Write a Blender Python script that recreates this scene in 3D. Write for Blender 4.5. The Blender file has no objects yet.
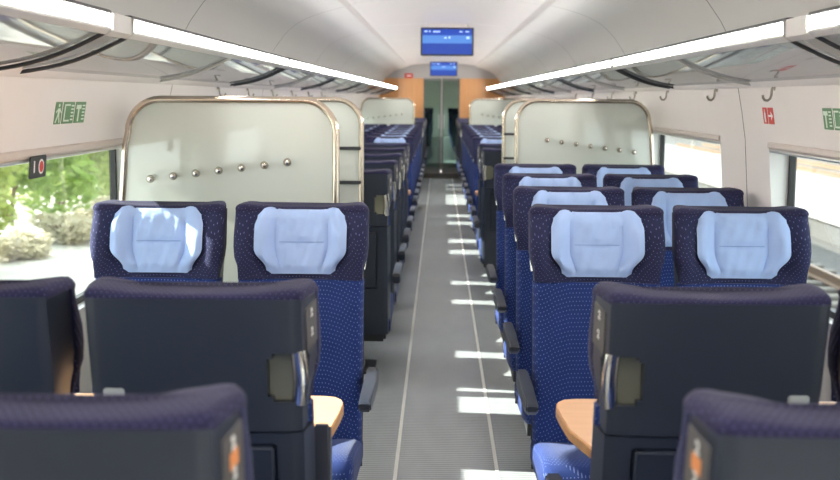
import bpy, bmesh, math, random
from mathutils import Vector, Matrix
random.seed(7)
SC = bpy.context.scene
COL = SC.collection
R = math.radians

# ---------------------------------------------------------------- camera
cam_d = bpy.data.cameras.new('camera'); cam = bpy.data.objects.new('camera', cam_d); COL.objects.link(cam)
cam.location = (-0.037, 0, 1.6)
cam.rotation_mode = 'QUATERNION'
cam.rotation_quaternion = (Matrix.Rotation(R(0.90), 3, 'Z') @ Matrix.Rotation(R(90 - 6.80), 3, 'X') @ Matrix.Rotation(R(0.42), 3, 'Z')).to_quaternion()
cam_d.sensor_width = 36; cam_d.lens = 51.0; cam_d.clip_start = 0.05; cam_d.clip_end = 400
cam_d.dof.use_dof = True; cam_d.dof.focus_distance = 4.5; cam_d.dof.aperture_fstop = 4.2
SC.camera = cam
# ---------------------------------------------------------------- sky, sun, exposure
W = bpy.data.worlds.new('sky'); SC.world = W; W.use_nodes = True
bg = W.node_tree.nodes['Background']; bg.inputs[0].default_value = (0.90, 0.96, 1.0, 1); bg.inputs[1].default_value = 2.6
sun_d = bpy.data.lights.new('sun_offscreen', 'SUN'); sun_d.energy = 14.0; sun_d.angle = R(0.6); sun_d.color = (1, .95, .86)
sun = bpy.data.objects.new('sun_offscreen', sun_d); COL.objects.link(sun)
sun.rotation_euler = Vector((1.0, -0.10, -0.53)).to_track_quat('-Z', 'Y').to_euler()
sun.location = (-30, 0, 20)
SC.view_settings.view_transform = 'Standard'; SC.view_settings.look = 'None'
SC.view_settings.gamma = 1; SC.view_settings.use_curve_mapping = False
SC.view_settings.exposure = 0.66
SC.cycles.max_bounces = 10; SC.cycles.diffuse_bounces = 5; SC.cycles.transparent_max_bounces = 24
SC.cycles.caustics_reflective = False; SC.cycles.caustics_refractive = False
SC.cycles.sample_clamp_indirect = 6

# ---------------------------------------------------------------- materials
MATS = {}
def _new(name):
    m = bpy.data.materials.new(name); m.use_nodes = True; MATS[name] = m
    return m, m.node_tree.nodes, m.node_tree.links, m.node_tree.nodes['Principled BSDF']
def plain(name, col, rough=.5, metal=0, noise=0, scale=30, bump=0, bscale=200, spec=.5, sheen=0):
    m, N, L, P = _new(name)
    P.inputs['Base Color'].default_value = (*col, 1); P.inputs['Roughness'].default_value = rough
    P.inputs['Metallic'].default_value = metal; P.inputs['Specular IOR Level'].default_value = spec
    if sheen: P.inputs['Sheen Weight'].default_value = sheen
    tc = N.new('ShaderNodeTexCoord')
    if noise:
        nz = N.new('ShaderNodeTexNoise'); nz.inputs['Scale'].default_value = scale; nz.inputs['Detail'].default_value = 4
        mx = N.new('ShaderNodeMixRGB'); mx.inputs[1].default_value = (*[c * (1 - noise) for c in col], 1)
        mx.inputs[2].default_value = (*[min(1, c * (1 + noise)) for c in col], 1)
        L.new(tc.outputs['Object'], nz.inputs['Vector']); L.new(nz.outputs['Fac'], mx.inputs[0]); L.new(mx.outputs[0], P.inputs['Base Color'])
    if bump:
        nb = N.new('ShaderNodeTexNoise'); nb.inputs['Scale'].default_value = bscale
        bp = N.new('ShaderNodeBump'); bp.inputs['Strength'].default_value = bump; bp.inputs['Distance'].default_value = .004
        L.new(tc.outputs['Object'], nb.inputs['Vector']); L.new(nb.outputs['Fac'], bp.inputs['Height']); L.new(bp.outputs[0], P.inputs['Normal'])
    return m
def fabric(name, col, dot, pitch=.017, rad=.16, sheen=.3):
    m, N, L, P = _new(name)
    P.inputs['Roughness'].default_value = .9; P.inputs['Sheen Weight'].default_value = sheen; P.inputs['Specular IOR Level'].default_value = .2
    tc = N.new('ShaderNodeTexCoord'); sp = N.new('ShaderNodeSeparateXYZ'); L.new(tc.outputs['Object'], sp.inputs[0])
    def mth(op, a, b=None, c=None):
        n = N.new('ShaderNodeMath'); n.operation = op
        for i, v in enumerate((a, b, c)):
            if v is None: continue
            if isinstance(v, (int, float)): n.inputs[i].default_value = v
            else: L.new(v, n.inputs[i])
        return n.outputs[0]
    v = mth('DIVIDE', mth('SUBTRACT', sp.outputs[2], sp.outputs[1]), pitch)
    row = mth('FLOOR', v)
    u = mth('ADD', mth('DIVIDE', sp.outputs[0], pitch), mth('MULTIPLY', mth('MODULO', row, 2.0), .5))
    fu = mth('SUBTRACT', mth('FRACT', u), .5); fv = mth('SUBTRACT', mth('FRACT', v), .5)
    d = mth('SQRT', mth('ADD', mth('MULTIPLY', fu, fu), mth('MULTIPLY', fv, fv)))
    on = mth('LESS_THAN', d, rad)
    nz = N.new('ShaderNodeTexNoise'); nz.inputs['Scale'].default_value = 9; nz.inputs['Detail'].default_value = 5
    L.new(tc.outputs['Object'], nz.inputs['Vector'])
    mx0 = N.new('ShaderNodeMixRGB'); mx0.inputs[1].default_value = (*[c * .75 for c in col], 1); mx0.inputs[2].default_value = (*[c * 1.3 for c in col], 1)
    L.new(nz.outputs['Fac'], mx0.inputs[0])
    mx = N.new('ShaderNodeMixRGB'); L.new(on, mx.inputs[0]); L.new(mx0.outputs[0], mx.inputs[1]); mx.inputs[2].default_value = (*dot, 1)
    L.new(mx.outputs[0], P.inputs['Base Color'])
    fine = N.new('ShaderNodeTexNoise'); fine.inputs['Scale'].default_value = 420; L.new(tc.outputs['Object'], fine.inputs['Vector'])
    bp = N.new('ShaderNodeBump'); bp.inputs['Strength'].default_value = .25; bp.inputs['Distance'].default_value = .002
    L.new(fine.outputs['Fac'], bp.inputs['Height']); L.new(bp.outputs[0], P.inputs['Normal'])
    return m
def emit(name, col, s):
    m, N, L, P = _new(name)
    P.inputs['Base Color'].default_value = (*col, 1)
    P.inputs['Emission Color'].default_value = (*col, 1); P.inputs['Emission Strength'].default_value = s
    return m
def glass(name, tint, rough=.02, ior=1.5, haze=0, hazecol=(1, 1, 1), mirror=0):
    m, N, L, P = _new(name); N.remove(P); out = N['Material Output']
    t = N.new('ShaderNodeBsdfTransparent'); t.inputs[0].default_value = (*tint, 1)
    g = N.new('ShaderNodeBsdfGlossy'); g.inputs['Roughness'].default_value = rough
    lw = N.new('ShaderNodeLayerWeight'); lw.inputs[0].default_value = .5
    pw = N.new('ShaderNodeMath'); pw.operation = 'POWER'; pw.inputs[1].default_value = 5; L.new(lw.outputs['Facing'], pw.inputs[0])
    f0 = ((ior - 1) / (ior + 1)) ** 2
    f = N.new('ShaderNodeMath'); f.operation = 'MULTIPLY_ADD'; f.inputs[1].default_value = (1 - f0) * .5; f.inputs[2].default_value = max(f0 * .5, mirror); L.new(pw.outputs[0], f.inputs[0])
    mx = N.new('ShaderNodeMixShader'); L.new(f.outputs[0], mx.inputs[0])
    base = t.outputs[0]
    if haze:
        d = N.new('ShaderNodeBsdfDiffuse'); d.inputs[0].default_value = (*hazecol, 1)
        tr = N.new('ShaderNodeBsdfTranslucent'); tr.inputs[0].default_value = (*hazecol, 1)
        dm = N.new('ShaderNodeMixShader'); dm.inputs[0].default_value = .55
        L.new(d.outputs[0], dm.inputs[1]); L.new(tr.outputs[0], dm.inputs[2])
        hm = N.new('ShaderNodeMixShader'); hm.inputs[0].default_value = haze
        L.new(t.outputs[0], hm.inputs[1]); L.new(dm.outputs[0], hm.inputs[2]); base = hm.outputs[0]
    L.new(base, mx.inputs[1]); L.new(g.outputs[0], mx.inputs[2]); L.new(mx.outputs[0], out.inputs[0])
    return m

M_wall = plain('wall_laminate', (.83, .765, .72), .45, noise=.02, scale=6)
M_ceil = plain('ceiling_paint', (.66, .645, .62), .38, noise=.02, scale=3)
M_ceilc = plain('ceiling_centre_paint', (.74, .70, .68), .4, noise=.02, scale=3)
M_joint = plain('joint_rubber', (.03, .028, .027), .8)
M_white = plain('window_frame_white', (.82, .82, .80), .4)
M_rubber = plain('black_rubber', (.012, .013, .014), .5, noise=.1)
M_beige = plain('blind_cassette', (.62, .53, .47), .4, noise=.05)
M_alu = plain('brushed_aluminium', (.62, .60, .57), .3, 1, noise=.06, scale=80)
M_tube = plain('champagne_steel', (.64, .55, .45), .25, 1, noise=.05, scale=40)
M_chrome = plain('chrome', (.86, .82, .74), .14, 1)
M_dark = plain('dark_trim', (.03, .032, .036), .45, noise=.1)
M_shell = plain('seat_shell_plastic', (.025, .032, .048), .42, noise=.08, scale=12, bump=.05, bscale=500)
M_shell2 = plain('seat_shell_lower_plastic', (.021, .028, .046), .42, noise=.08, scale=12, bump=.05, bscale=500)
M_recess = plain('handle_recess_plastic', (.26, .26, .19), .3, .4)
M_plate = plain('number_plate_plastic', (.085, .080, .078), .5)
M_fab = fabric('headrest_fabric', (.021, .023, .064), (.16, .17, .34), .0125, .10, .05)
M_cap = fabric('cap_fabric', (.022, .021, .058), (.12, .12, .25), .0125, .10, .05)
M_back = fabric('backrest_fabric', (.014, .032, .140), (.16, .22, .45), .0122, .13, .1)
M_cush = fabric('cushion_fabric', (.014, .032, .140), (.16, .22, .45), .0122, .13, .1)
M_cloth = plain('pale_blue_cloth', (.37, .50, .79), .85, noise=.06, scale=14, bump=.25, bscale=60, spec=.2, sheen=.2)
M_hem = plain('cloth_seam', (.24, .34, .60), .9)
M_arm = plain('armrest_plastic', (.020, .026, .042), .4, noise=.1)
M_num = plain('white_print', (.75, .75, .72), .5)
M_orange = plain('orange_sticker', (.72, .27, .09), .5)
M_wood = None
def wood(name, c1, c2, rough=.35, sc=(2, 14, 14)):
    m, N, L, P = _new(name)
    tc = N.new('ShaderNodeTexCoord'); mp = N.new('ShaderNodeMapping'); mp.inputs['Scale'].default_value = sc
    nz = N.new('ShaderNodeTexNoise'); nz.inputs['Scale'].default_value = 3; nz.inputs['Detail'].default_value = 6
    mx = N.new('ShaderNodeMixRGB'); mx.inputs[1].default_value = (*c1, 1); mx.inputs[2].default_value = (*c2, 1)
    L.new(tc.outputs['Object'], mp.inputs[0]); L.new(mp.outputs[0], nz.inputs['Vector']); L.new(nz.outputs['Fac'], mx.inputs[0])
    L.new(mx.outputs[0], P.inputs['Base Color']); P.inputs['Roughness'].default_value = rough
    return m
M_wood = wood('beech_laminate', (.74, .41, .20), (.86, .52, .28))
M_woodedge = wood('beech_edge', (.50, .25, .09), (.60, .32, .13))
M_panelwood = wood('orange_wood_panel', (.66, .31, .11), (.80, .42, .18), .4, (6, 6, .6))
M_glass = glass('window_glass', (.93, .97, .96), .01, 1.45)
M_doorglass = glass('door_glass', (.62, .74, .69), .02, 1.5)
M_rack = glass('rack_glass', (.92, .95, .97), .035, 1.6, .50, (.92, .95, .97), .34)
M_frost = glass('frosted_glass', (.88, .94, .90), .05, 1.9, .84, (.88, .90, .85), .10)
M_lamp = emit('lamp_diffuser', (1.0, .965, .92), 36.0)
M_green = plain('sign_green', (.115, .26, .11), .5)
M_red = plain('sign_red', (.62, .05, .035), .5)
M_print = plain('sign_print', (.70, .80, .66), .5)
M_printw = plain('sign_white', (.85, .82, .80), .5)
M_black = plain('sign_black', (.02, .02, .022), .4)
M_knob = plain('knob_steel', (.40, .37, .31), .3, 1)

def floor_mat():
    m, N, L, P = _new('ribbed_floor')
    tc = N.new('ShaderNodeTexCoord'); sp = N.new('ShaderNodeSeparateXYZ'); L.new(tc.outputs['Object'], sp.inputs[0])
    s = N.new('ShaderNodeMath'); s.operation = 'MULTIPLY'; s.inputs[1].default_value = 2 * math.pi / .028; L.new(sp.outputs[1], s.inputs[0])
    si = N.new('ShaderNodeMath'); si.operation = 'SINE'; L.new(s.outputs[0], si.inputs[0])
    rm = N.new('ShaderNodeMapRange'); rm.inputs[1].default_value = -1; L.new(si.outputs[0], rm.inputs[0])
    mp = N.new('ShaderNodeMapping'); mp.inputs['Scale'].default_value = (2, .6, 1); nz = N.new('ShaderNodeTexNoise'); nz.inputs['Scale'].default_value = 5; nz.inputs['Detail'].default_value = 6
    L.new(tc.outputs['Object'], mp.inputs[0]); L.new(mp.outputs[0], nz.inputs['Vector'])
    c1 = N.new('ShaderNodeMixRGB'); c1.inputs[1].default_value = (.36, .38, .395, 1); c1.inputs[2].default_value = (.45, .47, .485, 1); L.new(nz.outputs['Fac'], c1.inputs[0])
    L.new(c1.outputs[0], P.inputs['Base Color'])
    P.inputs['Roughness'].default_value = .20
    bp = N.new('ShaderNodeBump'); bp.inputs['Strength'].default_value = .45; bp.inputs['Distance'].default_value = .004
    L.new(rm.outputs[0], bp.inputs['Height']); L.new(bp.outputs[0], P.inputs['Normal'])
    return m
M_floor = floor_mat()
M_vfloor = plain('vestibule_floor', (.07, .075, .08), .4, noise=.2, scale=40)
M_seam = plain('floor_seam', (.74, .73, .69), .4)

# ---------------------------------------------------------------- mesh helpers
def mesh(name, verts, faces, mat, smooth=None):
    me = bpy.data.meshes.new(name); me.from_pydata([tuple(v) for v in verts], [], faces)
    me.update()
    bm = bmesh.new(); bm.from_mesh(me); bmesh.ops.recalc_face_normals(bm, faces=bm.faces); bm.to_mesh(me); bm.free()
    if mat: me.materials.append(mat)
    if smooth:
        me.shade_smooth(); me.set_sharp_from_angle(angle=R(smooth))
    return me
def from_bm(name, bm, mat, smooth=None):
    me = bpy.data.meshes.new(name); bmesh.ops.recalc_face_normals(bm, faces=bm.faces); bm.to_mesh(me); bm.free()
    if mat: me.materials.append(mat)
    if smooth:
        me.shade_smooth(); me.set_sharp_from_angle(angle=R(smooth))
    return me
def box(name, x0, x1, y0, y1, z0, z1, mat, bev=0, seg=2, xf=None):
    bm = bmesh.new(); bmesh.ops.create_cube(bm, size=1)
    for v in bm.verts:
        v.co = Vector(((x0 + x1) / 2 + v.co.x * (x1 - x0), (y0 + y1) / 2 + v.co.y * (y1 - y0), (z0 + z1) / 2 + v.co.z * (z1 - z0)))
    if bev: bmesh.ops.bevel(bm, geom=bm.edges[:], offset=bev, segments=seg, affect='EDGES', clamp_overlap=True)
    if xf: bm.transform(xf)
    return from_bm(name, bm, mat, 40 if bev else None)
def loft(name, rings, mat, smooth=40, caps=True):
    n = len(rings[0]); V = [p for r in rings for p in r]; F = []
    for i in range(len(rings) - 1):
        for j in range(n):
            k = (j + 1) % n
            F.append((i * n + j, i * n + k, (i + 1) * n + k, (i + 1) * n + j))
    if caps: F.append(tuple(range(n))); F.append(tuple((len(rings) - 1) * n + j for j in range(n)))
    return mesh(name, V, F, mat, smooth)
def tube(name, pts, rad, mat, seg=10, caps=True, flat=None):
    """round bar along a polyline; flat=(a,b) gives an elliptical section"""
    rings = []; up0 = Vector((0, 0, 1)); prev = None
    P = [Vector(p) for p in pts]
    for i, p in enumerate(P):
        t = ((P[i + 1] if i + 1 < len(P) else p) - (P[i - 1] if i else p)).normalized()
        if prev is None:
            a = t.cross(up0 if abs(t.z) < .9 else Vector((0, 1, 0))).normalized()
        else:
            a = (prev - t * prev.dot(t)).normalized()
        prev = a; b = t.cross(a)
        ra, rb = flat if flat else (rad, rad)
        rings.append([p + a * math.cos(2 * math.pi * k / seg) * ra + b * math.sin(2 * math.pi * k / seg) * rb for k in range(seg)])
    return loft(name, rings, mat, 50, caps)
def lathe(name, prof, mat, seg=16, axis='Y'):
    rings = []
    for r, h in prof:
        ring = []
        for k in range(seg):
            a = 2 * math.pi * k / seg; c, s = r * math.cos(a), r * math.sin(a)
            ring.append((c, h, s) if axis == 'Y' else (c, s, h) if axis == 'Z' else (h, c, s))
        rings.append(ring)
    return loft(name, rings, mat, 40)
def prism(name, pts, y0, y1, mat, bev=0):
    """(x,z) outline extruded along y"""
    bm = bmesh.new(); vs = [bm.verts.new((x, y0, z)) for x, z in pts]; f = bm.faces.new(vs)
    r = bmesh.ops.extrude_face_region(bm, geom=[f])
    for v in r['geom']:
        if isinstance(v, bmesh.types.BMVert): v.co.y = y1
    return from_bm(name, bm, mat, 35)
def link(name, me, parent=None, loc=None, rot=None):
    o = bpy.data.objects.new(name, me); COL.objects.link(o)
    if parent is not None: o.parent = parent
    if loc is not None: o.location = loc
    if rot is not None: o.rotation_euler = rot
    return o
def thing(name, label, cat, loc=(0, 0, 0), rotz=0, group=None):
    o = bpy.data.objects.new(name, None); COL.objects.link(o); o.empty_display_size = .1
    o.location = loc; o.rotation_euler = (0, 0, rotz); o['label'] = label; o['category'] = cat
    if group: o['group'] = group
    return o
def struct(name, me=None, label=None, cat=None):
    o = bpy.data.objects.new(name, me); COL.objects.link(o); o['kind'] = 'structure'
    if label: o['label'] = label
    if cat: o['category'] = cat
    return o
def text_mesh(s, size, mat, depth=.0006):
    cu = bpy.data.curves.new('t', 'FONT'); cu.body = s; cu.size = size; cu.extrude = depth; cu.align_x = 'CENTER'; cu.align_y = 'CENTER'
    cu.resolution_u = 3; cu.offset = .0012
    o = bpy.data.objects.new('t', cu); COL.objects.link(o)
    dg = bpy.context.evaluated_depsgraph_get()
    me = bpy.data.meshes.new_from_object(o.evaluated_get(dg)); bpy.data.objects.remove(o)
    me.materials.clear(); me.materials.append(mat); return me
def sm(t): t = max(0, min(1, t)); return t * t * (3 - 2 * t)

# ================================================================ SETTING
Y0, Y1 = -2.0, 25.5           # this saloon
SIDES = ((-1, 'left', 'tree side'), (1, 'right', 'track side'))
PITCH = 2.97
# ground outside
gm = plain('pale_gravel', (.45, .43, .39), .9, noise=.25, scale=1.2, bump=.5, bscale=6)
gr = struct('ground', box('ground', -60, 60, -40, 160, -1.6, -1.2, gm), 'pale gravel ground beside the railway tracks', 'ground')

# floor
fl = struct('floor', box('floor', -1.44, 1.44, Y0, Y1, -.05, 0, M_floor), 'grey ribbed vinyl floor of the train aisle', 'floor')
for x in (-.213, .225):
    link('seam_strip', box('seam_strip', x - .008, x + .008, Y0, Y1, 0, .0015, M_seam), fl)

# walls with joints and window openings
PW = [(1.42, 0), (1.42, .60), (1.412, .785), (1.365, 1.425), (1.345, 1.55), (1.315, 1.70)]
PC = [(1.315, 1.70), (1.30, 1.80), (1.28, 1.87), (1.235, 1.955), (1.17, 2.045), (1.09, 2.12), (1.0, 2.17), (.87, 2.215), (.73, 2.25)]
PM = [(.73, 2.25), (.715, 2.262), (.70, 2.285), (.55, 2.31), (.3, 2.328), (0, 2.335)]
def wallx(z):
    for (x0, z0), (x1, z1) in zip(PW, PW[1:]):
        if z0 <= z <= z1: return x0 + (x1 - x0) * (z - z0) / (z1 - z0)
    return PW[-1][0]
def strip_mesh(name, s, prof, a, b, mat, win=None, off=0):
    ys = [a] + ([win[0], win[1]] if win else []) + [b]
    V = []; F = []
    for x, z in prof:
        for y in ys: V.append((s * (x + off), y, z))
    n = len(ys)
    for i in range(len(prof) - 1):
        for j in range(n - 1):
            if win and j == 1 and prof[i][1] >= .78 and prof[i + 1][1] <= 1.43: continue
            q = (i * n + j, i * n + j + 1, (i + 1) * n + j + 1, (i + 1) * n + j)
            F.append(q)
    me = mesh(name, V, F, mat, None)
    me.shade_smooth(); me.set_sharp_from_angle(angle=R(28))
    return me
winno = [0]
def add_window(s, side, a, b, full=True, what=''):
    winno[0] += 1
    w = struct('window_%d' % winno[0], None, 'recessed train window with black seal, %s' % what, 'window')
    z0, z1 = .785, 1.425; xi0, xi1 = wallx(z0), wallx(z1); xo = 1.475
    V = [(xi0, a, z0), (xi0, b, z0), (xi1, b, z1), (xi1, a, z1), (xo, a, z0), (xo, b, z0), (xo, b, z1), (xo, a, z1)]
    V = [(s * x, y, z) for x, y, z in V]
    link('window_frame', mesh('window_frame', V, [(0, 1, 5, 4), (1, 2, 6, 5), (2, 3, 7, 6), (3, 0, 4, 7)], M_white), w)
    # trim lip round the opening
    lip = []
    e = .008
    # seal ring
    def ring(x0, x1, wdt, mat, nm):
        bm = bmesh.new()
        for (ya, yb, za, zb) in ((a, b, z0, z0 + wdt), (a, b, z1 - wdt, z1), (a, a + wdt, z0 + wdt, z1 - wdt), (b - wdt, b, z0 + wdt, z1 - wdt)):
            r = bmesh.ops.create_cube(bm, size=1)
            for v in r['verts']:
                v.co = Vector((s * ((x0 + x1) / 2 + v.co.x * (x1 - x0)), (ya + yb) / 2 + v.co.y * (yb - ya), (za + zb) / 2 + v.co.z * (zb - za)))
        return link(nm, from_bm(nm, bm, mat), w)
    ring(1.452, 1.478, .026, M_rubber, 'seal')
    link('pane', box('pane', s * 1.462, s * 1.468, a + .02, b - .02, z0 + .02, z1 - .02, M_glass), w)
    if full:
        xb = xi1 - .004
        bl = link('blind_cassette', prism('blind_cassette', [(s * (xb + .006), z1 + .003), (s * (xb - .003), z1 - .004), (s * (xb - .004), z1 - .020), (s * (xb + .006), z1 - .030), (s * (xb + .05), z1 - .030), (s * (xb + .05), z1 + .003)], a + .002, b - .002, M_beige), w)
        link('pull_bar', tube('pull_bar', [(s * (xb + .012), a + .0, z1 - .036), (s * (xb + .012), b - .0, z1 - .036)], .008, M_alu, 8), bl)
    return w
def build_side(s, side, view, j0, w0, w1, n0, n1, wallobj, ceilobj, ya, yb, full=True, what=''):
    js = [ya] + [j0 + PITCH * k for k in range(n0, n1 + 1) if ya + .3 < j0 + PITCH * k < yb - .3] + [yb]
    g = .0048
    for a, b in zip(js, js[1:]):
        win = None
        for k in range(n0 - 1, n1 + 2):
            wa, wb = w0 + PITCH * k, w1 + PITCH * k
            if wa > a + .1 and wb < b - .1: win = (wa, wb)
        link('wall_panel', strip_mesh('wall_panel', s, PW, a + g, b - g, M_wall, win), wallobj)
        link('ceiling_panel', strip_mesh('ceiling_panel', s, PC, a + g, b - g, M_ceil), ceilobj)
        if win: add_window(s, side, win[0], win[1], full, what)
    for y in js[1:-1]:
        link('joint_strip', strip_mesh('joint_strip', s, PW, y - .06, y + .06, M_joint, None, .004), wallobj)
        link('joint_strip', strip_mesh('joint_strip', s, PC, y - .06, y + .06, M_joint, None, .004), ceilobj)
wl = struct('wall_left', None, 'pale beige side wall with windows onto the trees', 'wall')
wr = struct('wall_right', None, 'pale beige side wall with windows onto the tracks', 'wall')
ce = struct('ceiling', None, 'curved pale grey train ceiling with a raised middle strip', 'ceiling')
build_side(-1, 'left', 'trees', 5.75, 3.12, 5.20, -3, 7, wl, ce, Y0, Y1, True, 'looking onto the green bushes')
build_side(1, 'right', 'tracks', 5.50, 3.02, 5.10, -3, 7, wr, ce, Y0, Y1, True, 'looking onto the pale tracks')
mid = PM + [(-x, z) for x, z in PM[-2::-1]]
bnds = [Y0, 2.9, 5.9, 8.9, 11.9, 14.9, 17.9, 20.9, 23.3, Y1]
for a, b in zip(bnds, bnds[1:]):
    link('centre_panel', strip_mesh('centre_panel', 1, mid, a + .002, b - .002, M_ceilc), ce)
for y in bnds[1:-1]:
    link('joint_strip', strip_mesh('joint_strip', 1, [(x, z + .004) for x, z in mid], y - .06, y + .06, M_joint), ce)
# wall behind the camera
wb_ = struct('wall_back', box('wall_back', -1.44, 1.44, Y0 - .06, Y0, 0, 2.36, M_wall), 'plain beige wall closing the saloon', 'wall')

# end wall with wooden panels and glass door
we = struct('wall_end', None, 'orange wood end wall either side of the glass door', 'wall')
DW, DH = .385, 2.02
for s in (-1, 1):
    link('wood_panel', box('wood_panel', min(s * DW, s * .90), max(s * DW, s * .90), Y1, Y1 + .06, .0, 2.02, M_panelwood, .004), we)
    link('wood_panel', box('wood_panel', min(s * .905, s * 1.44), max(s * .905, s * 1.44), Y1, Y1 + .06, .0, 2.02, M_panelwood, .004), we)
link('bulkhead', box('bulkhead', -1.44, 1.44, Y1 - .02, Y1 + .06, 2.02, 2.36, plain('bulkhead_grey', (.48, .46, .44), .5)), we)
sg = thing('exit_sign', 'small red rectangular sign on the end wall above the wood panel', 'sign', (-.70, Y1 - .02, 2.07))
link('sign_plate', box('sign_plate', -.09, .09, -.012, 0, -.05, .05, M_red, .003), sg)
link('sign_print', box('sign_print', -.05, .05, -.0135, -.011, -.012, .012, M_printw), sg)
dr = struct('door_1', None, 'double sliding glass door in the orange end wall', 'door')
for s in (-1, 1):
    fr = bmesh.new()
    xs = sorted((s * .012, s * DW)); bb = [(xs[0], xs[1], 0, .12), (xs[0], xs[1], DH - .05, DH), (xs[0], xs[0] + .025, .12, DH - .05), (xs[1] - .025, xs[1], .12, DH - .05)]
    for x0, x1, z0, z1 in bb:
        r = bmesh.ops.create_cube(fr, size=1)
        for v in r['verts']: v.co = Vector(((x0 + x1) / 2 + v.co.x * (x1 - x0), Y1 + .03 + v.co.y * .03, (z0 + z1) / 2 + v.co.z * (z1 - z0)))
    lf = link('door_leaf', from_bm('door_leaf', fr, plain('door_frame_grey', (.16, .17, .165), .4)), dr)
    link('pane', box('pane', xs[0] + .02, xs[1] - .02, Y1 + .027, Y1 + .033, .1, DH - .04, M_doorglass), lf)
    link('handle', box('handle', s * .05 - .012, s * .05 + .012, Y1 - .02, Y1 + .02, .95, 1.25, M_alu, .005), lf)
dm = thing('door_mat', 'dark grey doormat on the floor before the glass door', 'mat', (0, 24.65, 0))
link('mat_pile', box('mat_pile', -.37, .37, -.74, .78, 0, .008, plain('mat_fibre', (.05, .05, .05), .95, noise=.3, scale=90, bump=.6, bscale=200), .003), dm)
link('mat_border', box('mat_border', -.395, .395, -.77, .81, 0, .004, M_rubber, .001), dm)
# vestibule and the next coach
vf = struct('floor_vestibule', box('floor_vestibule', -1.44, 1.44, Y1, 29.6, -.05, 0, M_vfloor), 'dark floor of the vestibule behind the glass door', 'floor')
link('threshold_strip', box('threshold_strip', -.5, .5, 25.95, 26.5, 0, .002, M_printw), vf)
for s in (-1, 1):
    nm = 'wall_vestibule_' + ('left' if s < 0 else 'right')
    struct(nm, box(nm, min(s * .52, s * 1.44), max(s * .52, s * 1.44), 26.6, 29.5, 0, 2.3, plain('vestibule_white', (.72, .72, .68), .4)), 'pale vestibule partition behind the glass door, ' + ('tree' if s < 0 else 'track') + ' side', 'wall')
struct('ceiling_vestibule', box('ceiling_vestibule', -1.44, 1.44, Y1 + .06, 29.6, 2.15, 2.25, M_ceil), 'flat vestibule ceiling behind the glass door', 'ceiling')
NY0, NY1 = 29.6, 50
struct('floor_next_coach', box('floor_next_coach', -1.44, 1.44, NY0, NY1, -.05, 0, M_floor), 'grey floor of the coach beyond the vestibule', 'floor')
nl = struct('wall_next_left', None, 'side wall of the coach beyond the vestibule, tree side', 'wall')
nr = struct('wall_next_right', None, 'side wall of the coach beyond the vestibule, track side', 'wall')
nc = struct('ceiling_next_coach', strip_mesh('ceiling_next_coach', 1, mid, NY0, NY1, M_ceilc), 'ceiling of the coach beyond the vestibule', 'ceiling')
build_side(-1, 'left', 'trees', 32.6, 30.0, 32.05, 0, 5, nl, nc, NY0, NY1, False, 'in the coach past the vestibule, tree side')
build_side(1, 'right', 'tracks', 32.6, 30.0, 32.05, 0, 5, nr, nc, NY0, NY1, False, 'in the coach past the vestibule, track side')
struct('wall_next_end', box('wall_next_end', -1.44, 1.44, NY1, NY1 + .06, 0, 2.36, M_wall), 'pale far wall of the coach beyond the vestibule', 'wall')

# ================================================================ SEATS
ZB = .885
ZS = .93                       # seam between lower back and head part
def rr(z): return .2 * (z - .40)
HB, HF = .229, .247
def hf_at(z): return HF - .022 * sm((1.04 - z) / .11)
def hb_at(z): return HB - .004 * sm((1.0 - z) / .07)
def sym(half):
    """half runs from (0,y) outward; returns the closed outline piece, left to right"""
    return [(-x, y) for x, y in half[:0:-1]] + half
def shell_outline(z):
    r = rr(z); yB = r + .125; yS = r + .005; hb, hf = hb_at(z), hf_at(z)
    half = [(0, yB + .004), (hb * .6, yB + .003), (hb - .03, yB), (hb - .012, yB - .004), (hb - .003, yB - .013), (hb, yB - .03), ((hb * .4 + hf * .6), yS + .04), (hf, yS)]
    return sym(half)
def wing(z): return .55 + .45 * sm((z - .93) / .09) - .40 * sm((z - 1.08) / .09)
def head_outline(z):
    r = rr(z); yS = r + .012; yF = r - .078 * wing(z); hf = hf_at(z)
    half = [(0, r), (.08, r - .003), (.125, r - .012), (.16, r - .032), (.19, yF + .010), (.212, yF), (.230, yF + .003), (hf - .004, yF + .014), (hf + .002, yF + .036), (hf + .002, yS)]
    return [(-x, y) for x, y in half[:0:-1]] + half + [(hf - .03, yS + .03), (-hf + .03, yS + .03)]
def full_outline(z, g=0):
    r = rr(z); yB = r + .125; yF = r - .078 * wing(z); hb, hf = hb_at(z) + g, hf_at(z) + g
    f = [(0, r - g), (.08, r - .003 - g), (.125, r - .012 - g), (.16, r - .032 - g), (.19, yF + .010 - g), (.212, yF - g), (.230, yF + .003 - g), (hf - .004, yF + .014 - g), (hf + .001, yF + .036), (hf, r)]
    b = [((hb + hf) / 2, r + .05), (hb, yB - .03 + g), (hb - .003, yB - .013 + g), (hb - .012, yB - .004 + g), (hb - .03, yB + g), (hb * .6, yB + .003 + g), (0, yB + .004 + g)]
    h = f + b
    return h + [(-x, y) for x, y in h[-2:0:-1]]
def apply_bool(me, cutter):
    a = bpy.data.objects.new('a', me); b = bpy.data.objects.new('b', cutter); COL.objects.link(a); COL.objects.link(b)
    md = a.modifiers.new('m', 'BOOLEAN'); md.operation = 'DIFFERENCE'; md.object = b; md.solver = 'EXACT'
    dg = bpy.context.evaluated_depsgraph_get(); out = bpy.data.meshes.new_from_object(a.evaluated_get(dg))
    bpy.data.objects.remove(a); bpy.data.objects.remove(b)
    out.shade_smooth(); out.set_sharp_from_angle(angle=R(35)); return out

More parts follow.
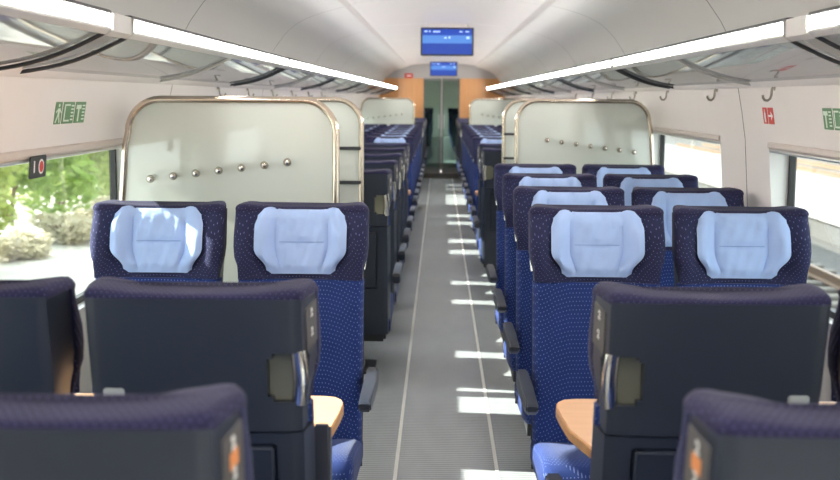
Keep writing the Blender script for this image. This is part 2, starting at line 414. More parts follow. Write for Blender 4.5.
def head_cover():
    nu, nv = 29, 19; V = []; F = []
    def pos(u, v):
        # v 0 bottom .. 1 top
        hw = .128 + .043 * sm(v / .42) - .010 * sm((v - .8) / .2)
        z = .948 + .236 * v
        au = abs(u)
        z += .009 * math.exp(-((au - .74) / .16) ** 2) * sm((v - .5) / .5)          # raised lobes at the top corners
        z -= .020 * sm((au - .86) / .14) * sm((v - .6) / .4)                         # rounded corners
        z += .014 * sm((au - .84) / .16) * (1 - sm(v / .4))
        x = hw * u
        base = rr(z) - .004 - (.055 * sm((abs(x) - .09) / .1) * wing(z))
        t = .020 + .008 * math.exp(-((au - .78) / .2) ** 2)                          # side pads
        t -= .011 * math.exp(-((au - .60 + .06 * v) / .035) ** 2)                    # creases
        t -= .006 * math.exp(-((v - .50) / .03) ** 2) * (1 - sm((au - .45) / .1))    # seam
        t += .0035 * math.sin(9 * u + 4 * v) * math.sin(7 * v + 2) + .002 * math.sin(23 * u - 11 * v)
        t += .003 * math.sin(34 * u) * sm((v - .7) / .3) * (1 - sm((au - .5) / .15))
        edge = min(1 - au, v, 1 - v)
        t *= .25 + .75 * sm(edge / .14)
        return (x, base - t, z)
    for j in range(nv):
        for i in range(nu): V.append(pos(-1 + 2 * i / (nu - 1), j / (nv - 1)))
    n = nu * nv
    for (x, y, z) in V[:n]: V.append((x * .97, rr(z) + .006 - .05 * sm((abs(x) - .09) / .1) * wing(z), z))
    for j in range(nv - 1):
        for i in range(nu - 1):
            a = j * nu + i; q = (a, a + 1, a + nu + 1, a + nu); F.append(q); F.append(tuple(n + k for k in q[::-1]))
    bd = [i for i in range(nu)] + [j * nu + nu - 1 for j in range(1, nv)] + [(nv - 1) * nu + i for i in range(nu - 2, -1, -1)] + [j * nu for j in range(nv - 2, 0, -1)]
    for a, b in zip(bd, bd[1:] + bd[:1]): F.append((a, b, n + b, n + a))
    return mesh('head_cover', V, F, M_cloth, 60)

def seat_parts(aisle, stickers):
    """aisle: +1/-1 = local side of the gangway (grab handle, numbers), 0 = window seat. Returns [(name, mesh, children)]"""
    out = []
    # upper shell
    zs = [ZB + .004, .93, .96, 1.0, 1.04, 1.08, 1.12, 1.15, 1.184]
    up = loft('upper_shell', [[(x, y, z) for x, y in shell_outline(z)] for z in zs], M_shell, 35)
    kids = []
    if aisle:
        zc = 1.010; yb = rr(zc) + .125
        cut = box('c', min(aisle * (HB - .078), aisle * .30), max(aisle * (HB - .078), aisle * .30), yb - .052, yb + .08, .956, 1.066, None, .012)
        up = apply_bool(up, cut)
        x0, x1 = sorted((aisle * (HB - .080), aisle * (HB - .012)))
        kids.append(('handle_recess', box('handle_recess', x0, x1, yb - .056, yb - .030, .955, 1.067, M_recess, .003)))
        hp = [(aisle * (HB - .013 + .005 * math.sin(math.pi * k / 8)), rr(.952 + k * .0145) + .125 - .012 + .006 * math.sin(math.pi * k / 8), .951 + k * .0148) for k in range(9)]
        kids.append(('grab_handle', tube('grab_handle', hp, .01, M_chrome, 14, True, (.0165, .009))))
        # number plate on the flank
        zc = 1.128; r = rr(zc)
        a = Vector((aisle * hb_at(zc), r + .125 - .028, zc)); b = Vector((aisle * hf_at(zc), r + .005, zc))
        d = (b - a).normalized(); upv = Vector((0, .2, 1)).normalized(); nrm = d.cross(upv).normalized()
        if nrm.x * aisle < 0: nrm = -nrm
        mid_ = (a + b) / 2 + nrm * .001
        tx = upv.cross(nrm).normalized()
        rot = Matrix((tx, upv, nrm)).transposed().to_4x4(); X = Matrix.Translation(mid_) @ rot
        kids.append(('number_plate', box('number_plate', -.036, .036, -.060, .036, -.002, .0016, M_plate, .001, 1, X)))
        for k, (cy, sz) in enumerate(((.017, .026), (-.027, .026))):
            t = text_mesh('2', sz, M_num); t.transform(X @ Matrix.Translation((0, cy, .0018))); kids.append(('seat_number', t))
        if stickers == 1:
            kids.append(('orange_sticker', box('orange_sticker', -.015, .015, -.018, .006, .001, .0024, M_orange, 0, 1, X)))
    # hook tag on the window-side of the back
    hs = -aisle if aisle else 1
    zc = .977; yb = rr(zc) + .125
    kids.append(('coat_hook', box('coat_hook', hs * .175 - .022, hs * .175 + .022, yb - .004, yb + .010, zc - .010, zc + .008, plain_alu, .003)))
    out.append(('upper_shell', up, kids))
    # head fabric
    zs = [ZS, .95, .98, 1.01, 1.05, 1.09, 1.13, 1.165, 1.175]
    out.append(('headrest', SHARED['head'], []))
    out.append(('top_cap', SHARED['cap'], []))
    out.append(('head_cover', SHARED['cover'], [('hem_seam', SHARED['hem'])]))
    out.append(('backrest', SHARED['back'], []))
    out.append(('lower_shell', SHARED['lower'], [('folding_tray', SHARED['tray']), ('tray_latch', SHARED['latch'])]))
    out.append(('seat_cushion', SHARED['cushion'], []))
    out.append(('seat_base', SHARED['base'], []))
    out.append(('pedestal', SHARED['ped'], [('foot_plate', SHARED['foot'])]))
    if aisle:
        out.append(('armrest', SHARED['armup'] if stickers == 2 else SHARED['arm'], [], (aisle * (.246 if stickers == 2 else .270), 0, 0)))
        out.append(('armrest', SHARED['arm'], [], (-aisle * .2665, 0, 0)))
    return out
plain_alu = plain('hook_grey', (.42, .44, .42), .4)
SHARED = {}
SHARED['head'] = loft('headrest', [[(x, y, z) for x, y in head_outline(z)] for z in [ZS, .95, .98, 1.01, 1.05, 1.09, 1.13, 1.16, 1.184]], M_fab, 50)
def cap_mesh():
    rings = []
    def zt(x): return 1.194 + .012 * sm((abs(x) - .08) / .15) - .008 * sm((abs(x) - .225) / .03)
    def pts(z, g): return full_outline(min(z, 1.17), g)
    for g, f in ((.0004, 0), (.0014, .2), (.001, .5), (-.003, .82), (-.012, .97)):
        rings.append([(x, y, 1.179 + (zt(x) - 1.179) * f) for x, y in pts(1.17, g)])
    base = pts(1.17, -.010); 
    for k in (.55, .12):
        rings.append([(x * (.5 + .5 * k if False else .96 if k > .3 else .93), (y - .185) * k + .185, zt(x) + .002 * (1 - k)) for x, y in base])
    return loft('top_cap', rings, M_cap, 60)
SHARED['cap'] = cap_mesh()
SHARED['cover'] = head_cover()
def hem():
    V = []; 
    pts = []
    for i in range(17):
        u = -.50 + i / 16; v = .5
        x = (.122 + .045) * u; z = .948 + .236 * v
        pts.append((x, rr(z) - .004 - .020 + .001, z))
    return tube('hem_seam', pts, .0014, M_hem, 6)
SHARED['hem'] = hem()
def back_outline(z):
    r = rr(z)
    half = [(0, r - .006), (.1, r - .008), (.15, r - .018), (.185, r - .032), (.21, r - .038), (.223, r - .030), (.2335, r - .008), (.2335, r + .022)]
    return [(-x, y) for x, y in half[:0:-1]] + half + [(.2, r + .05), (-.2, r + .05)]
SHARED['back'] = loft('backrest', [[(x, y, z) for x, y in back_outline(z)] for z in (.31, .5, .7, .85, .915, ZS - .002)], M_back, 50)
def low_outline(z):
    r = rr(z); yB = r + .118; hb = .226
    return sym([(0, yB + .003), (hb * .6, yB + .002), (hb - .03, yB), (hb - .012, yB - .004), (hb - .003, yB - .013), (hb, yB - .03), (.236, r + .016)])
SHARED['lower'] = loft('lower_shell', [[(x, y, z) for x, y in low_outline(z)] for z in (.25, .4, .6, .8, ZB - .002)], M_shell2, 35)
def on_back(name, x0, x1, za, zb, t0, t1, mat, bev):
    """plate lying on the sloping lower back"""
    ang = math.atan(.2); zc = (za + zb) / 2
    X = Matrix.Translation((0, rr(zc) + .121, zc)) @ Matrix.Rotation(-ang, 4, 'X')
    return box(name, x0, x1, t0, t1, (za - zc), (zb - zc), mat, bev, 3, X)
SHARED['lower'] = apply_bool(SHARED['lower'], on_back('c', -.166, .166, .522, .861, -.016, .03, None, .004))
SHARED['tray'] = on_back('folding_tray', -.160, .160, .528, .855, -.018, .006, M_shell2, .005)
SHARED['latch'] = on_back('tray_latch', -.03, .03, .861, .877, -.004, .010, M_shell, .003)
def cushion():
    secs = []
    for y, zt, zb in ((.06, .345, .25), (0, .35, .25), (-.12, .37, .26), (-.28, .398, .27), (-.40, .412, .28), (-.465, .405, .285), (-.495, .38, .29), (-.505, .345, .30)):
        hw = .235 - (.01 if y < -.48 else 0); rad = .028
        half = [(0, zt - .004), (.1, zt - .003), (.17, zt + .004), (hw - .025, zt + .004), (hw - .006, zt - .006), (hw, zt - .026), (hw, zb + .02), (hw - .015, zb), (0, zb)]
        ring = half + [(-x, z) for x, z in half[-2:0:-1]]
        secs.append([(x, y, z) for x, z in ring])
    return loft('seat_cushion', secs, M_cush, 55)
SHARED['cushion'] = cushion()
SHARED['base'] = box('seat_base', -.21, .21, -.42, .06, .20, .295, M_dark, .015)
SHARED['ped'] = loft('pedestal', [[(x * k, y * k - .15, z) for x, y in ((-.07, -.10), (.07, -.10), (.07, .10), (-.07, .10))] for z, k in ((.008, 1.1), (.06, .8), (.20, 1.0))], M_dark, 30)
SHARED['foot'] = box('foot_plate', -.14, .14, -.32, .02, 0, .012, M_dark, .003)
def arm(upright):
    prof = [(.085, .585), (.07, .545), (.02, .535), (-.20, .548), (-.36, .552), (-.405, .560), (-.425, .575), (-.425, .592), (-.41, .600), (-.2, .604), (.05, .606), (.078, .602)]
    bm = bmesh.new(); vs = [bm.verts.new((-.021, y, z)) for y, z in prof]; f = bm.faces.new(vs)
    r = bmesh.ops.extrude_face_region(bm, geom=[f])
    for v in r['geom']:
        if isinstance(v, bmesh.types.BMVert): v.co.x = .021
    bmesh.ops.bevel(bm, geom=[e for e in bm.edges if abs(e.verts[0].co.x - e.verts[1].co.x) < 1e-6], offset=.006, segments=2, affect='EDGES', clamp_overlap=True)
    if upright: bm.transform(Matrix.Translation((0, .06, .37)) @ Matrix.Rotation(R(-86), 4, 'X') @ Matrix.Translation((0, -.06, -.57)))
    return from_bm('armrest', bm, M_arm, 40)
SHARED['arm'] = arm(False); SHARED['armup'] = arm(True)
PROTO = {}
for a in (1, -1, 0):
    PROTO[(a, 0)] = seat_parts(a, 0)
    if a:
        PROTO[(a, 1)] = seat_parts(a, 1); PROTO[(a, 2)] = seat_parts(a, 2)
for a in (1, -1):
    PROTO[(a, 'far')] = [p for p in PROTO[(a, 0)] if p[0] in ('upper_shell', 'headrest', 'top_cap', 'head_cover', 'backrest', 'lower_shell', 'seat_cushion', 'seat_base', 'pedestal')]
    PROTO[(a, 'far')] = [(p[0], p[1], []) for p in PROTO[(a, 'far')]]
SEATN = [0]
def seat(side, place, D, facing, label, variant=0, group='blue train seats'):
    """side -1/+1, place 'aisle'/'window', D = distance of the headrest crest, facing=True looks back along the coach"""
    x = side * (.547 if place == 'aisle' else 1.08)
    y = D - .2 if facing else D + .2
    a = 0
    if place == 'aisle': a = -side if facing else side
    t = thing('train_seat', label, 'seat', (x, y, 0), 0 if facing else math.pi, group)
    for p in PROTO[(a, variant)]:
        o = link(p[0], p[1], t, p[3] if len(p) > 3 else None)
        for k in p[2]: link(k[0], k[1], o)
    SEATN[0] += 1
    return t
ORD = ['first', 'second', 'third', 'fourth', 'fifth', 'sixth', 'seventh', 'eighth', 'ninth', 'tenth', 'eleventh', 'twelfth', 'thirteenth', 'fourteenth', 'fifteenth', 'sixteenth', 'seventeenth', 'eighteenth']
VW = {-1: 'bush-side', 1: 'track-side'}
for s in (-1, 1):
    for pl in ('aisle', 'window'):
        seat(s, pl, 1.53, False, 'dark seat back one row behind the %s table seats, %s place%s' % (VW[s], pl, ' with orange sticker' if pl == 'aisle' else ''), 1 if pl == 'aisle' else 0)
        seat(s, pl, 2.50, False, 'dark seat back nearest the %s wooden table, %s place%s' % (VW[s], pl, ' with raised armrest' if (s < 0 and pl == 'aisle') else ''), 2 if (s < 0 and pl == 'aisle') else 0)
        if s < 0:
            seat(s, pl, 4.47, True, 'navy %s seat with pale blue head cover before the bush-side frosted screen' % pl)
            for k in range(5):
                seat(s, pl, 6.61 + .975 * k, False, 'dark seat back, %s row past the bush-side luggage bay, %s place' % (ORD[k], pl))
        else:
            for k in range(4):
                seat(s, pl, 4.46 + .945 * k, True, 'navy seat with pale head cover, track-side %s place, %s row from the table' % (pl, ORD[k]))
            for k in range(2):
                seat(s, pl, 9.58 + .95 * k, False, 'dark seat back, %s row past the track-side luggage bay, %s place' % (ORD[k], pl))
        for k in range(7):
            seat(s, pl, 12.35 + .97 * k, True, 'navy seat with pale cover, %s row past the second %s table, %s place' % (ORD[k], VW[s], pl))
        for k in range(5):
            seat(s, pl, 20.3 + .97 * k, False, 'dark seat back, %s row past the %s end screen, %s place' % (ORD[k], VW[s], pl))
        if pl == 'aisle':
            for k in range(18):
                seat(s, pl, 31.0 + .97 * k + (1 if k > 8 else 0), k > 8, 'seat in the coach beyond the glass door, %s, %s row on' % (VW[s], ORD[k]), 'far', 'seats in the next coach')

# ================================================================ TABLES
def table(s, y0, y1, label):
    t = thing('wooden_table', label, 'table', (0, 0, 0), 0, 'wooden tables')
    yc = (y0 + y1) / 2
    out = [(1.40, y0), (.60, y0), (.47, y0 + .005), (.405, y0 + .02), (.372, y0 + .06), (.352, y0 + .14), (.325, y0 + .26), (.316, y0 + .40), (.313, y1 - .10), (.320, y1 - .045), (.342, y1 - .012), (.38, y1), (.60, y1), (1.40, y1)]
    out = [(s * x, y) for x, y in out]
    z = .70
    def slab(nm, z0, z1, g, mat):
        cx = s * .9
        ring = lambda zz, k: [(x + (s * k if abs(x) < 1.39 else 0) * (1 if abs(x) < .5 else 0), yc + (y - yc) * (1 - k / .3), zz) for x, y in out]
        return loft(nm, [ring(z0, g), ring(z1, g)], mat, 30)
    link('tabletop', slab('tabletop', z - .006, z, .004, M_wood), t)
    link('edge_band', slab('edge_band', z - .030, z - .006, 0, M_woodedge), t)
    link('support_leg', loft('support_leg', [[(s * 1.12 + x * k, yc + .09 + y * k, zz) for x, y in ((-.06, -.035), (.06, -.035), (.06, .035), (-.06, .035))] for zz, k in ((.0, 1.2), (.05, .9), (z - .03, .9))], M_dark, 30), t)
    link('wall_bracket', box('wall_bracket', min(s * 1.30, s * 1.416), max(s * 1.30, s * 1.416), yc - .2, yc + .2, z - .07, z - .03, M_alu, .006), t)
    return t
table(-1, 2.93, 3.53, 'beech wood table on the bush side, before the first facing seats')
table(1, 2.93, 3.53, 'beech wood table on the track side, before the first facing seats')
table(-1, 11.15, 11.75, 'beech wood table on the bush side, halfway along the coach')
table(1, 11.15, 11.75, 'beech wood table on the track side, halfway along the coach')

# ================================================================ GLASS SCREENS AND LUGGAGE BAYS
def screen(s, y, label, rails=False, knobs=True):
    t = thing('glass_screen', label, 'screen', (0, y, 0), 0, 'frosted glass screens')
    xi, zt, rad = .460, 1.588, .135
    def xo(z): return wallx(z) - .042
    path = [(xi, .0)] + [(xi, zt - rad)]
    path += [(xi + rad - rad * math.cos(a), zt - rad + rad * math.sin(a)) for a in [math.pi / 2 * k / 8 for k in range(1, 9)]]
    xe = xo(1.5)
    path += [(xe - rad + rad * math.sin(a), zt - rad + rad * math.cos(a)) for a in [math.pi / 2 * k / 8 for k in range(0, 9)]]
    path += [(xo(1.42) - .0, 1.40), (xo(.79), .80), (xo(.6), .6), (xo(.1), 0)]
    pts = [(s * x, 0, z) for x, z in path]
    link('frame_tube', tube('frame_tube', pts, .0148, M_tube, 12), t)
    g = [(s * x, z if z > 0 else .06) for x, z in path]
    link('glass_pane', prism('glass_pane', g, -.004, .004, M_frost), t)
    if rails:
        for z in (1.328, 1.143, .965, .71):
            link('luggage_rail', box('luggage_rail', min(s * xi, s * xo(z)), max(s * xi, s * xo(z)), -.028, -.004, z - .009, z + .009, M_dark, .004), t)
    if knobs:
        for k in range(7):
            f = k / 6; x = s * (.655 + .56 * f); z = 1.337 - .072 * f
            kn = link('coat_knob', KN[0], t, (x, -.004, z)); link('knob_cap', KN[1], kn)
    return t
KN = [lathe('coat_knob', [(.004, 0), (.007, 0), (.007, -.022), (.0145, -.026), (.0165, -.032), (.0165, -.040), (.013, -.045), (.002, -.046)], M_knob),
      lathe('knob_cap', [(.001, -.0455), (.009, -.0455), (.008, -.048), (.001, -.049)], M_chrome)]
screen(-1, 4.87, 'frosted glass screen with knobs behind the facing seats, bush side')
screen(-1, 6.45, 'frosted glass screen with dark rails closing the bush-side luggage bay', True, False)
screen(1, 7.72, 'frosted glass screen with knobs behind the four facing rows, track side')
screen(1, 9.25, 'frosted glass screen with dark rails closing the track-side luggage bay', True, False)
screen(-1, 19.55, 'frosted glass screen before the last rows, bush side')
screen(1, 19.55, 'frosted glass screen before the last rows, track side')

# ================================================================ LUGGAGE RACKS AND LIGHTS
M_grey = plain('rack_grey', (.50, .49, .47), .45)
def rack(s, a, b, label, lab2, nxt=None):
    t = thing('luggage_rack', label, 'luggage rack', (0, 0, 0), 0, 'overhead luggage racks')
    # sloping glass shelf, slightly bowed
    prof = []
    for k in range(9):
        f = k / 8; prof.append((.975 + .325 * f, 1.790 - .105 * f - .018 * math.sin(math.pi * f)))
    low = [(x, z - .008) for x, z in prof[::-1]]
    n = max(1, round((b - a) / 1.9)); st = (b - a) / n
    for k in range(n):
        link('glass_shelf', prism('glass_shelf', [(s * x, z) for x, z in prof + low], a + st * k + .004, a + st * (k + 1) - .004, M_rack), t)
    # curved arms under the shelf joints
    for k in range(0, n + 1):
        y = a + st * k; y = min(max(y, a + .012), b - .012)
        arm_ = [(s * x, y, z - .016) for x, z in prof]
        dk = k in (0, n)
        link('support_arm', tube('support_arm', arm_, .008, M_dark if dk else M_grey, 8, True, (.004, .006)), t)
    # front profile and back rail
    link('front_profile', prism('front_profile', [(s * x, z) for x, z in ((.957, 1.828), (1.01, 1.828), (1.01, 1.778), (.972, 1.770), (.956, 1.784), (.955, 1.7925), (.9608, 1.7955), (.9568, 1.823))], a + .006, b - .006, M_grey), t)
    if nxt: link('joint_cover', prism('joint_cover', [(s * x, z) for x, z in ((.956, 1.832), (1.02, 1.832), (1.02, 1.775), (.977, 1.770), (.957, 1.781))], b, nxt, M_grey), t)
    link('edge_trim', prism('edge_trim', [(s * x, z) for x, z in ((.953, 1.828), (1.012, 1.828), (1.012, 1.838), (.958, 1.838))], a, b, M_dark), t)
    link('back_rail', prism('back_rail', [(s * x, z) for x, z in ((1.285, 1.690), (1.318, 1.700), (1.326, 1.660), (1.312, 1.655), (1.296, 1.668))], a, nxt or b, M_wall), t)
    l = thing('strip_light', lab2, 'light', (0, 0, 0), 0, 'ceiling strip lights')
    link('diffuser', prism('diffuser', [(s * x, z) for x, z in ((.951, 1.823), (.957, 1.823), (.961, 1.795), (.954, 1.792))], a + .006, b - .006, M_lamp), l)
    for yy in (a, b - .006):
        link('end_cap', prism('end_cap', [(s * x, z) for x, z in ((.949, 1.828), (1.008, 1.828), (1.008, 1.776), (.972, 1.768), (.951, 1.783))], yy, yy + .006, M_grey), l)
LB = [(-1.9, 3.36), (3.58, 7.20), (7.30, 10.85), (10.91, 14.5), (14.56, 18.1), (18.16, 21.7), (21.76, 25.2)]
RB = [(-1.9, 3.28), (3.49, 6.88), (6.98, 10.4), (10.46, 14.0), (14.06, 17.6), (17.66, 21.2), (21.26, 25.2)]
for s, B in ((-1, LB), (1, RB)):
    for i, (a, b) in enumerate(B):
        rack(s, a, b, 'glass overhead luggage rack, %s, %s length along from the sign' % (VW[s], ORD[i]), 'white strip light edging the %s rack, %s length along' % (VW[s], ORD[i]), B[i + 1][0] if i + 1 < len(B) else None)
# coat hooks under the rack rail
def hook_meshes():
    pl = box('back_plate', -.009, .009, -.006, 0, -.012, .012, M_knob, .002)
    pts = [(0, -.003, .008), (0, -.012, -.005), (0, -.014, -.030), (0, -.018, -.044), (0, -.028, -.052), (0, -.040, -.050), (0, -.047, -.040), (0, -.048, -.030)]
    return pl, tube('hook_bend', pts, .0055, M_knob, 8)
HK = hook_meshes()
def hook(s, y, i):
    t = thing('coat_hook', 'small metal coat hook below the %s rack rail, %s along' % (VW[s], ORD[i]), 'hook', (s * 1.322, y, 1.652), -s * math.pi / 2, 'coat hooks below the racks')
    if s > 0: t.rotation_euler.z = -math.pi / 2
    else: t.rotation_euler.z = math.pi / 2
    link('back_plate', HK[0], t); link('hook_bend', HK[1], t)
for i, y in enumerate((4.89, 5.9, 7.15, 8.3, 9.4, 10.6, 11.9)): hook(1, y, i)
for i, y in enumerate((6.9, 7.95, 9.1, 10.3, 11.6, 12.9)): hook(-1, y, i)

# ================================================================ SIGNS
def wall_xf(s, y, z):
    """local x -> along the coach so that writing reads from inside, local y -> up, local z -> into the room"""
    dz = .02; ux = wallx(z + dz) - wallx(z - dz)
    up = Vector((s * ux, 0, 2 * dz)).normalized(); n = Vector((-s, 0, 0)); n = (n - up * n.dot(up)).normalized()
    tx = up.cross(n).normalized()
    return Matrix.Translation((s * wallx(z), y, z)) @ Matrix((tx, up, n)).transposed().to_4x4()
def quad_print(pts, z, mat):
    return mesh('sign_print', [(x, y, z) for x, y in pts] + [(x, y, z - .001) for x, y in pts], [tuple(range(len(pts))), tuple(range(2 * len(pts) - 1, len(pts) - 1, -1))] + [(i, (i + 1) % len(pts), len(pts) + (i + 1) % len(pts), len(pts) + i) for i in range(len(pts))], mat)
def bars(w, h, kind):
    B = []
    if kind == 'man':
        B = [[(-.1, .28), (.1, .28), (.1, .42), (-.1, .42)], [(-.14, -.1), (.1, -.1), (.2, .22), (-.1, .22)], [(-.42, -.42), (-.3, -.45), (.0, -.1), (-.14, -.08)], [(.0, -.1), (.12, -.1), (.32, -.42), (.18, -.45)], [(.14, .2), (.18, .1), (.40, -.02), (.42, .06)], [(-.1, .2), (-.14, .1), (-.38, .0), (-.38, .08)]]
    elif kind == 'window':
        B = [[(-.4, -.4), (-.32, -.4), (-.32, .4), (-.4, .4)], [(-.4, .32), (.1, .32), (.1, .4), (-.4, .4)], [(-.4, -.4), (.1, -.4), (.1, -.32), (-.4, -.32)]] + [[(.2, .36 - k * .16), (.42, .36 - k * .16), (.42, .29 - k * .16), (.2, .29 - k * .16)] for k in range(5)]
    elif kind == 'hammer':
        B = [[(-.42, .16), (.05, .16), (.05, .36), (-.42, .36)], [(-.24, -.42), (-.12, -.42), (-.12, .2), (-.24, .2)]] + [[(.16, .36 - k * .16), (.42, .36 - k * .16), (.42, .29 - k * .16), (.16, .29 - k * .16)] for k in range(5)]
    elif kind == 'arrow':
        B = [[(-.40, -.06), (.1, -.06), (.1, .06), (-.40, .06)], [(.05, -.26), (.42, 0), (.05, .26), (.1, 0)]]
    elif kind == 'bottle':
        B = [[(-.16, -.40), (.16, -.40), (.16, .15), (.06, .25), (.06, .4), (-.06, .4), (-.06, .25), (-.16, .15)]]
    return [[(x * w, y * h) for x, y in b] for b in B]
def wall_sign(s, y, z, tiles, mat, pmat, label):
    t = bpy.data.objects.new('wall_sign', None); COL.objects.link(t); t['label'] = label; t['category'] = 'sign'
    t.matrix_world = wall_xf(s, y, z)
    x = -sum(w for w, _, k in tiles) / 2 - .007 * (len(tiles) - 1)
    for w, h, k in tiles:
        tl = link('sign_tile', box('sign_tile', -w / 2, w / 2, -h / 2, h / 2, -.003, .002, mat, .0008, 1), t, (x + w / 2, 0, 0))
        for b in bars(w, h, k): link('sign_print', quad_print(b, .0028, pmat), tl)
        x += w + .014
wall_sign(-1, 4.22, 1.540, [(.070, .077, 'man'), (.125, .077, 'window'), (.12, .077, 'hammer')], M_green, M_print, 'three green emergency exit tiles on the wall above the window')
wall_sign(1, 4.19, 1.537, [(.10, .077, 'hammer'), (.10, .077, 'window'), (.06, .077, 'man')], M_green, M_print, 'green emergency exit tiles on the wall above the track-side window')
wall_sign(1, 5.06, 1.537, [(.065, .070, 'bottle'), (.08, .070, 'arrow')], M_red, M_printw, 'red fire extinguisher sign with arrow on the track-side wall')
# black tag with a white stroke and a red oval at the window top
tg = bpy.data.objects.new('window_tag', None); COL.objects.link(tg); tg['label'] = 'black tag with white stroke and red oval hanging at the window top'; tg['category'] = 'sign'
X = wall_xf(-1, 3.89, 1.365); X.translation.x += .013; tg.matrix_world = X @ Matrix.Scale(.88, 4)
link('tag_plate', box('tag_plate', -.09, .09, -.040, .044, -.003, .003, M_black, .003), tg)
def oval(cx, cy, a, b, n=20): return [(cx + a * math.cos(2 * math.pi * k / n), cy + b * math.sin(2 * math.pi * k / n)) for k in range(n)]
link('white_stroke', quad_print([(-.052, -.018), (-.040, -.018), (-.040, .026), (-.052, .026)], .0038, M_printw), tg)
link('white_ring', quad_print(oval(.030, .002, .030, .028), .0038, M_printw), tg)
link('red_oval', quad_print(oval(.030, .002, .022, .021), .0048, M_red), tg)

# ================================================================ MONITORS
def screen_mat(name, strong):
    m, N, L, P = _new(name)
    tc = N.new('ShaderNodeTexCoord'); sp = N.new('ShaderNodeSeparateXYZ'); L.new(tc.outputs['Object'], sp.inputs[0])
    cr = N.new('ShaderNodeValToRGB'); mr = N.new('ShaderNodeMapRange'); mr.inputs[1].default_value = -.14; mr.inputs[2].default_value = .14
    L.new(sp.outputs[2], mr.inputs[0]); L.new(mr.outputs[0], cr.inputs[0])
    cr.color_ramp.interpolation = 'CONSTANT'
    el = cr.color_ramp.elements
    el[0].position = 0; el[0].color = (.006, .055, .42, 1); el[1].position = .44; el[1].color = (.10, .30, .78, 1)
    e = el.new(.72); e.color = (.006, .06, .48, 1)
    L.new(cr.outputs[0], P.inputs['Emission Color']); P.inputs['Emission Strength'].default_value = strong
    P.inputs['Base Color'].default_value = (.01, .02, .08, 1); P.inputs['Roughness'].default_value = .2
    return m
M_scr = screen_mat('monitor_picture', .62)
M_scrtext = emit('monitor_text', (.35, .52, .90), .45)
def monitor(y, label):
    t = thing('ceiling_monitor', label, 'monitor', (.03, y, 2.155), 0, 'ceiling monitors')
    link('housing', box('housing', -.262, .262, 0, .07, -.138, .138, M_black, .006), t)
    sc = link('screen_panel', box('screen_panel', -.245, .245, -.003, .004, -.122, .122, M_scr, .001, 1), t)
    for (x0, x1, z0, z1) in ((-.225, -.195, .092, .108), (-.18, -.165, .092, .108), (-.14, -.07, .090, .104), (.12, .15, .092, .104), (.18, .215, .092, .104), (-.03, -.005, .030, .044), (.015, .03, .03, .05), (.19, .22, .028, .05)):
        link('screen_text', box('screen_text', x0, x1, -.0045, -.002, z0, z1, M_scrtext), sc)
    link('ceiling_mount', box('ceiling_mount', -.20, .20, .01, .06, .13, .185, M_ceilc, .005), t)
monitor(11.9, 'blue passenger information monitor hanging from the ceiling above the second tables')
monitor(22.9, 'blue passenger information monitor hanging just before the end wall')

# ================================================================ OUTSIDE, TREE SIDE
def leaf_mat(name, c1, c2):
    m, N, L, P = _new(name)
    oi = N.new('ShaderNodeTexCoord'); nz = N.new('ShaderNodeTexNoise'); nz.inputs['Scale'].default_value = 2.5
    L.new(oi.outputs['Object'], nz.inputs['Vector'])
    mx = N.new('ShaderNodeMixRGB'); mx.inputs[1].default_value = (*c1, 1); mx.inputs[2].default_value = (*c2, 1); L.new(nz.outputs['Fac'], mx.inputs[0])
    L.new(mx.outputs[0], P.inputs['Base Color']); P.inputs['Roughness'].default_value = .6
    tr = N.new('ShaderNodeBsdfTranslucent'); L.new(mx.outputs[0], tr.inputs[0]); ms = N.new('ShaderNodeMixShader'); ms.inputs[0].default_value = .45
    L.new(P.outputs[0], ms.inputs[1]); L.new(tr.outputs[0], ms.inputs[2]); L.new(ms.outputs[0], N['Material Output'].inputs[0])
    return m
LM = [leaf_mat('leaf_green', (.17, .31, .05), (.42, .52, .17)), leaf_mat('leaf_yellow_green', (.30, .42, .07), (.58, .60, .27)), leaf_mat('leaf_dry', (.50, .46, .32), (.64, .59, .45))]
M_bark = plain('bark', (.16, .11, .07), .9, noise=.3, scale=20)
def shrub_mesh(seed, mat, w, h, n):
    rnd = random.Random(seed); V = []; F = []
    lobes = [(rnd.uniform(-w * .7, w * .7), rnd.uniform(-w * .7, w * .7), rnd.uniform(.25, .85) * h, rnd.uniform(.35, .6) * w) for _ in range(14)]
    for i in range(n):
        lx, ly, lz, lr = rnd.choice(lobes)
        d = Vector((rnd.gauss(0, 1), rnd.gauss(0, 1), rnd.gauss(0, 1))).normalized() * lr * rnd.uniform(.6, 1.05)
        c = Vector((lx, ly, lz)) + d
        if c.z < .05: c.z = .05 + rnd.random() * .2
        a = Vector((rnd.gauss(0, 1), rnd.gauss(0, 1), rnd.gauss(0, .6))).normalized(); b = a.cross(Vector((rnd.gauss(0, 1), rnd.gauss(0, 1), rnd.gauss(0, 1)))).normalized()
        L_ = rnd.uniform(.09, .17); k = len(V)
        V += [c - a * L_, c + b * L_ * .45, c + a * L_, c - b * L_ * .45]; F.append((k, k + 1, k + 2, k + 3))
    me = bpy.data.meshes.new('foliage'); me.from_pydata([tuple(v) for v in V], [], F); me.materials.append(mat); return me
def stems_mesh(seed, w, h):
    rnd = random.Random(seed); bm = bmesh.new()
    for i in range(7):
        a = rnd.uniform(0, 6.28); p = [Vector((rnd.uniform(-.1, .1), rnd.uniform(-.1, .1), 0))]
        for k in range(1, 5): p.append(p[0] + Vector((math.cos(a), math.sin(a), 0)) * w * .6 * (k / 4) ** 1.3 + Vector((0, 0, h * .75 * k / 4)))
        m = tube('s', p, .03, None, 6); bm.from_mesh(m); bpy.data.meshes.remove(m)
    return from_bm('stems', bm, M_bark, 60)
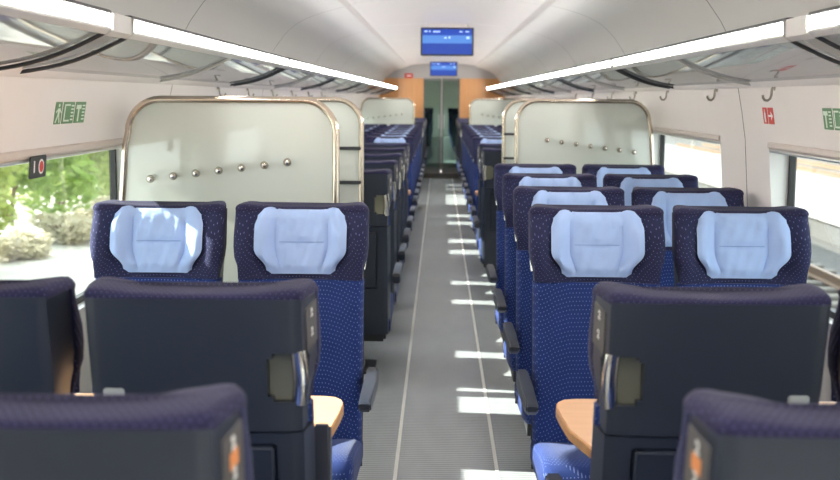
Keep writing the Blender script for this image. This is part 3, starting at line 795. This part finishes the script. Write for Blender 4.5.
SHR = [(shrub_mesh(3, LM[0], 1.7, 3.4, 5200), stems_mesh(3, 1.7, 3.4)), (shrub_mesh(11, LM[1], 1.6, 3.0, 4800), stems_mesh(11, 1.6, 3.0)), (shrub_mesh(23, LM[2], 1.2, 1.5, 2600), stems_mesh(23, 1.2, 1.5))]
rnd = random.Random(5)
SNAM = ['mid green leafy bush', 'yellow-green leafy bush', 'low dry straw-coloured bush']
for k in range(10):
    y = 10 + k * 4.0; v = (0, 1)[k % 2]
    x = -8.9 - rnd.random() * 1.2 - .02 * k
    t = thing('bush', '%s growing outside the train window, behind the gravel' % SNAM[v], 'bush', (x, y, -1.2), rnd.uniform(0, 6.28), 'bushes outside the window, ' + SNAM[v])
    sc = rnd.uniform(.9, 1.02); t.scale = (sc, sc, sc)
    link('foliage', SHR[v][0], t); link('stems', SHR[v][1], t)
for k in range(9):
    y = 11 + k * 2.3
    t = thing('bush', '%s at the foot of the green bushes outside' % SNAM[2], 'bush', (-7.1 - rnd.random() * .5, y, -1.2), rnd.uniform(0, 6.28), 'low dry bushes outside the window')
    sc = rnd.uniform(.45, .65); t.scale = (sc, sc, sc * .6)
    link('foliage', SHR[2][0], t); link('stems', SHR[2][1], t)

# ================================================================ OUTSIDE, TRACK SIDE
tb = struct('ground_track_bed', box('ground_track_bed', 2.6, 40, 0, 130, -1.21, -1.19, plain('dark_ballast', (.11, .106, .10), .95, noise=.4, scale=9, bump=.6, bscale=12)), 'grey ballast bed under the outdoor tracks', 'ground')

M_conc = plain('pale_concrete', (.27, .26, .245), .8, noise=.10, scale=2)
M_concg = plain('grey_concrete', (.10, .098, .094), .85, noise=.15, scale=3)
M_rail = plain('rusty_rail', (.20, .13, .08), .5, noise=.2, scale=15)
M_sleeper = plain('concrete_sleeper', (.17, .155, .135), .85, noise=.15, scale=4)
def track(xc, label):
    t = thing('railway_track', label, 'railway track', (xc, 0, -1.2), 0, 'railway tracks beside the train')
    for s in (-1, 1):
        x = s * .75
        link('rail', prism('rail', [(x - .07, .16), (x + .07, .16), (x + .07, .18), (x + .012, .20), (x + .012, .27), (x + .036, .285), (x + .036, .32), (x - .036, .32), (x - .036, .285), (x - .012, .27), (x - .012, .20), (x - .07, .18)], 4, 70, M_rail), t)
    me = box('sleeper', -1.3, 1.3, -.13, .13, 0, .17, M_sleeper, .02, 1)
    for k in range(90): link('sleeper', me, t, (0, 5 + k * .62, 0))
track(4.9, 'rusty railway track closest to the track-side windows')
track(14.6, 'rusty railway track beyond the pale platform')
def platform(x0, x1, zt, label):
    t = thing('platform', label, 'platform', (0, 0, -1.2), 0, 'platforms outside')
    link('platform_base', box('platform_base', x0 + .12, x1 - .12, 0, 90, 0, zt - .14, M_concg), t)
    n = 30; 
    me = box('edge_slab', x0, x1, 0, 2.98, zt - .14, zt, M_conc, .015, 1)
    for k in range(n): link('edge_slab', me, t, (0, k * 3, 0))
platform(7.6, 11.6, .55, 'pale concrete platform between the two outdoor tracks')
platform(17.2, 21.0, .55, 'pale concrete platform beyond the second outdoor track')
bw = thing('retaining_wall', 'long pale wall of white boards and grey gaps behind the tracks', 'wall', (24.5, 0, -1.2))
link('wall_core', box('wall_core', 0, .4, 0, 130, 0, 4.4, M_concg), bw)
for k in range(6):
    link('white_board', box('white_board', -.08, .02, 0, 130, .15 + k * .72, .58 + k * .72, M_conc, .01, 1), bw)
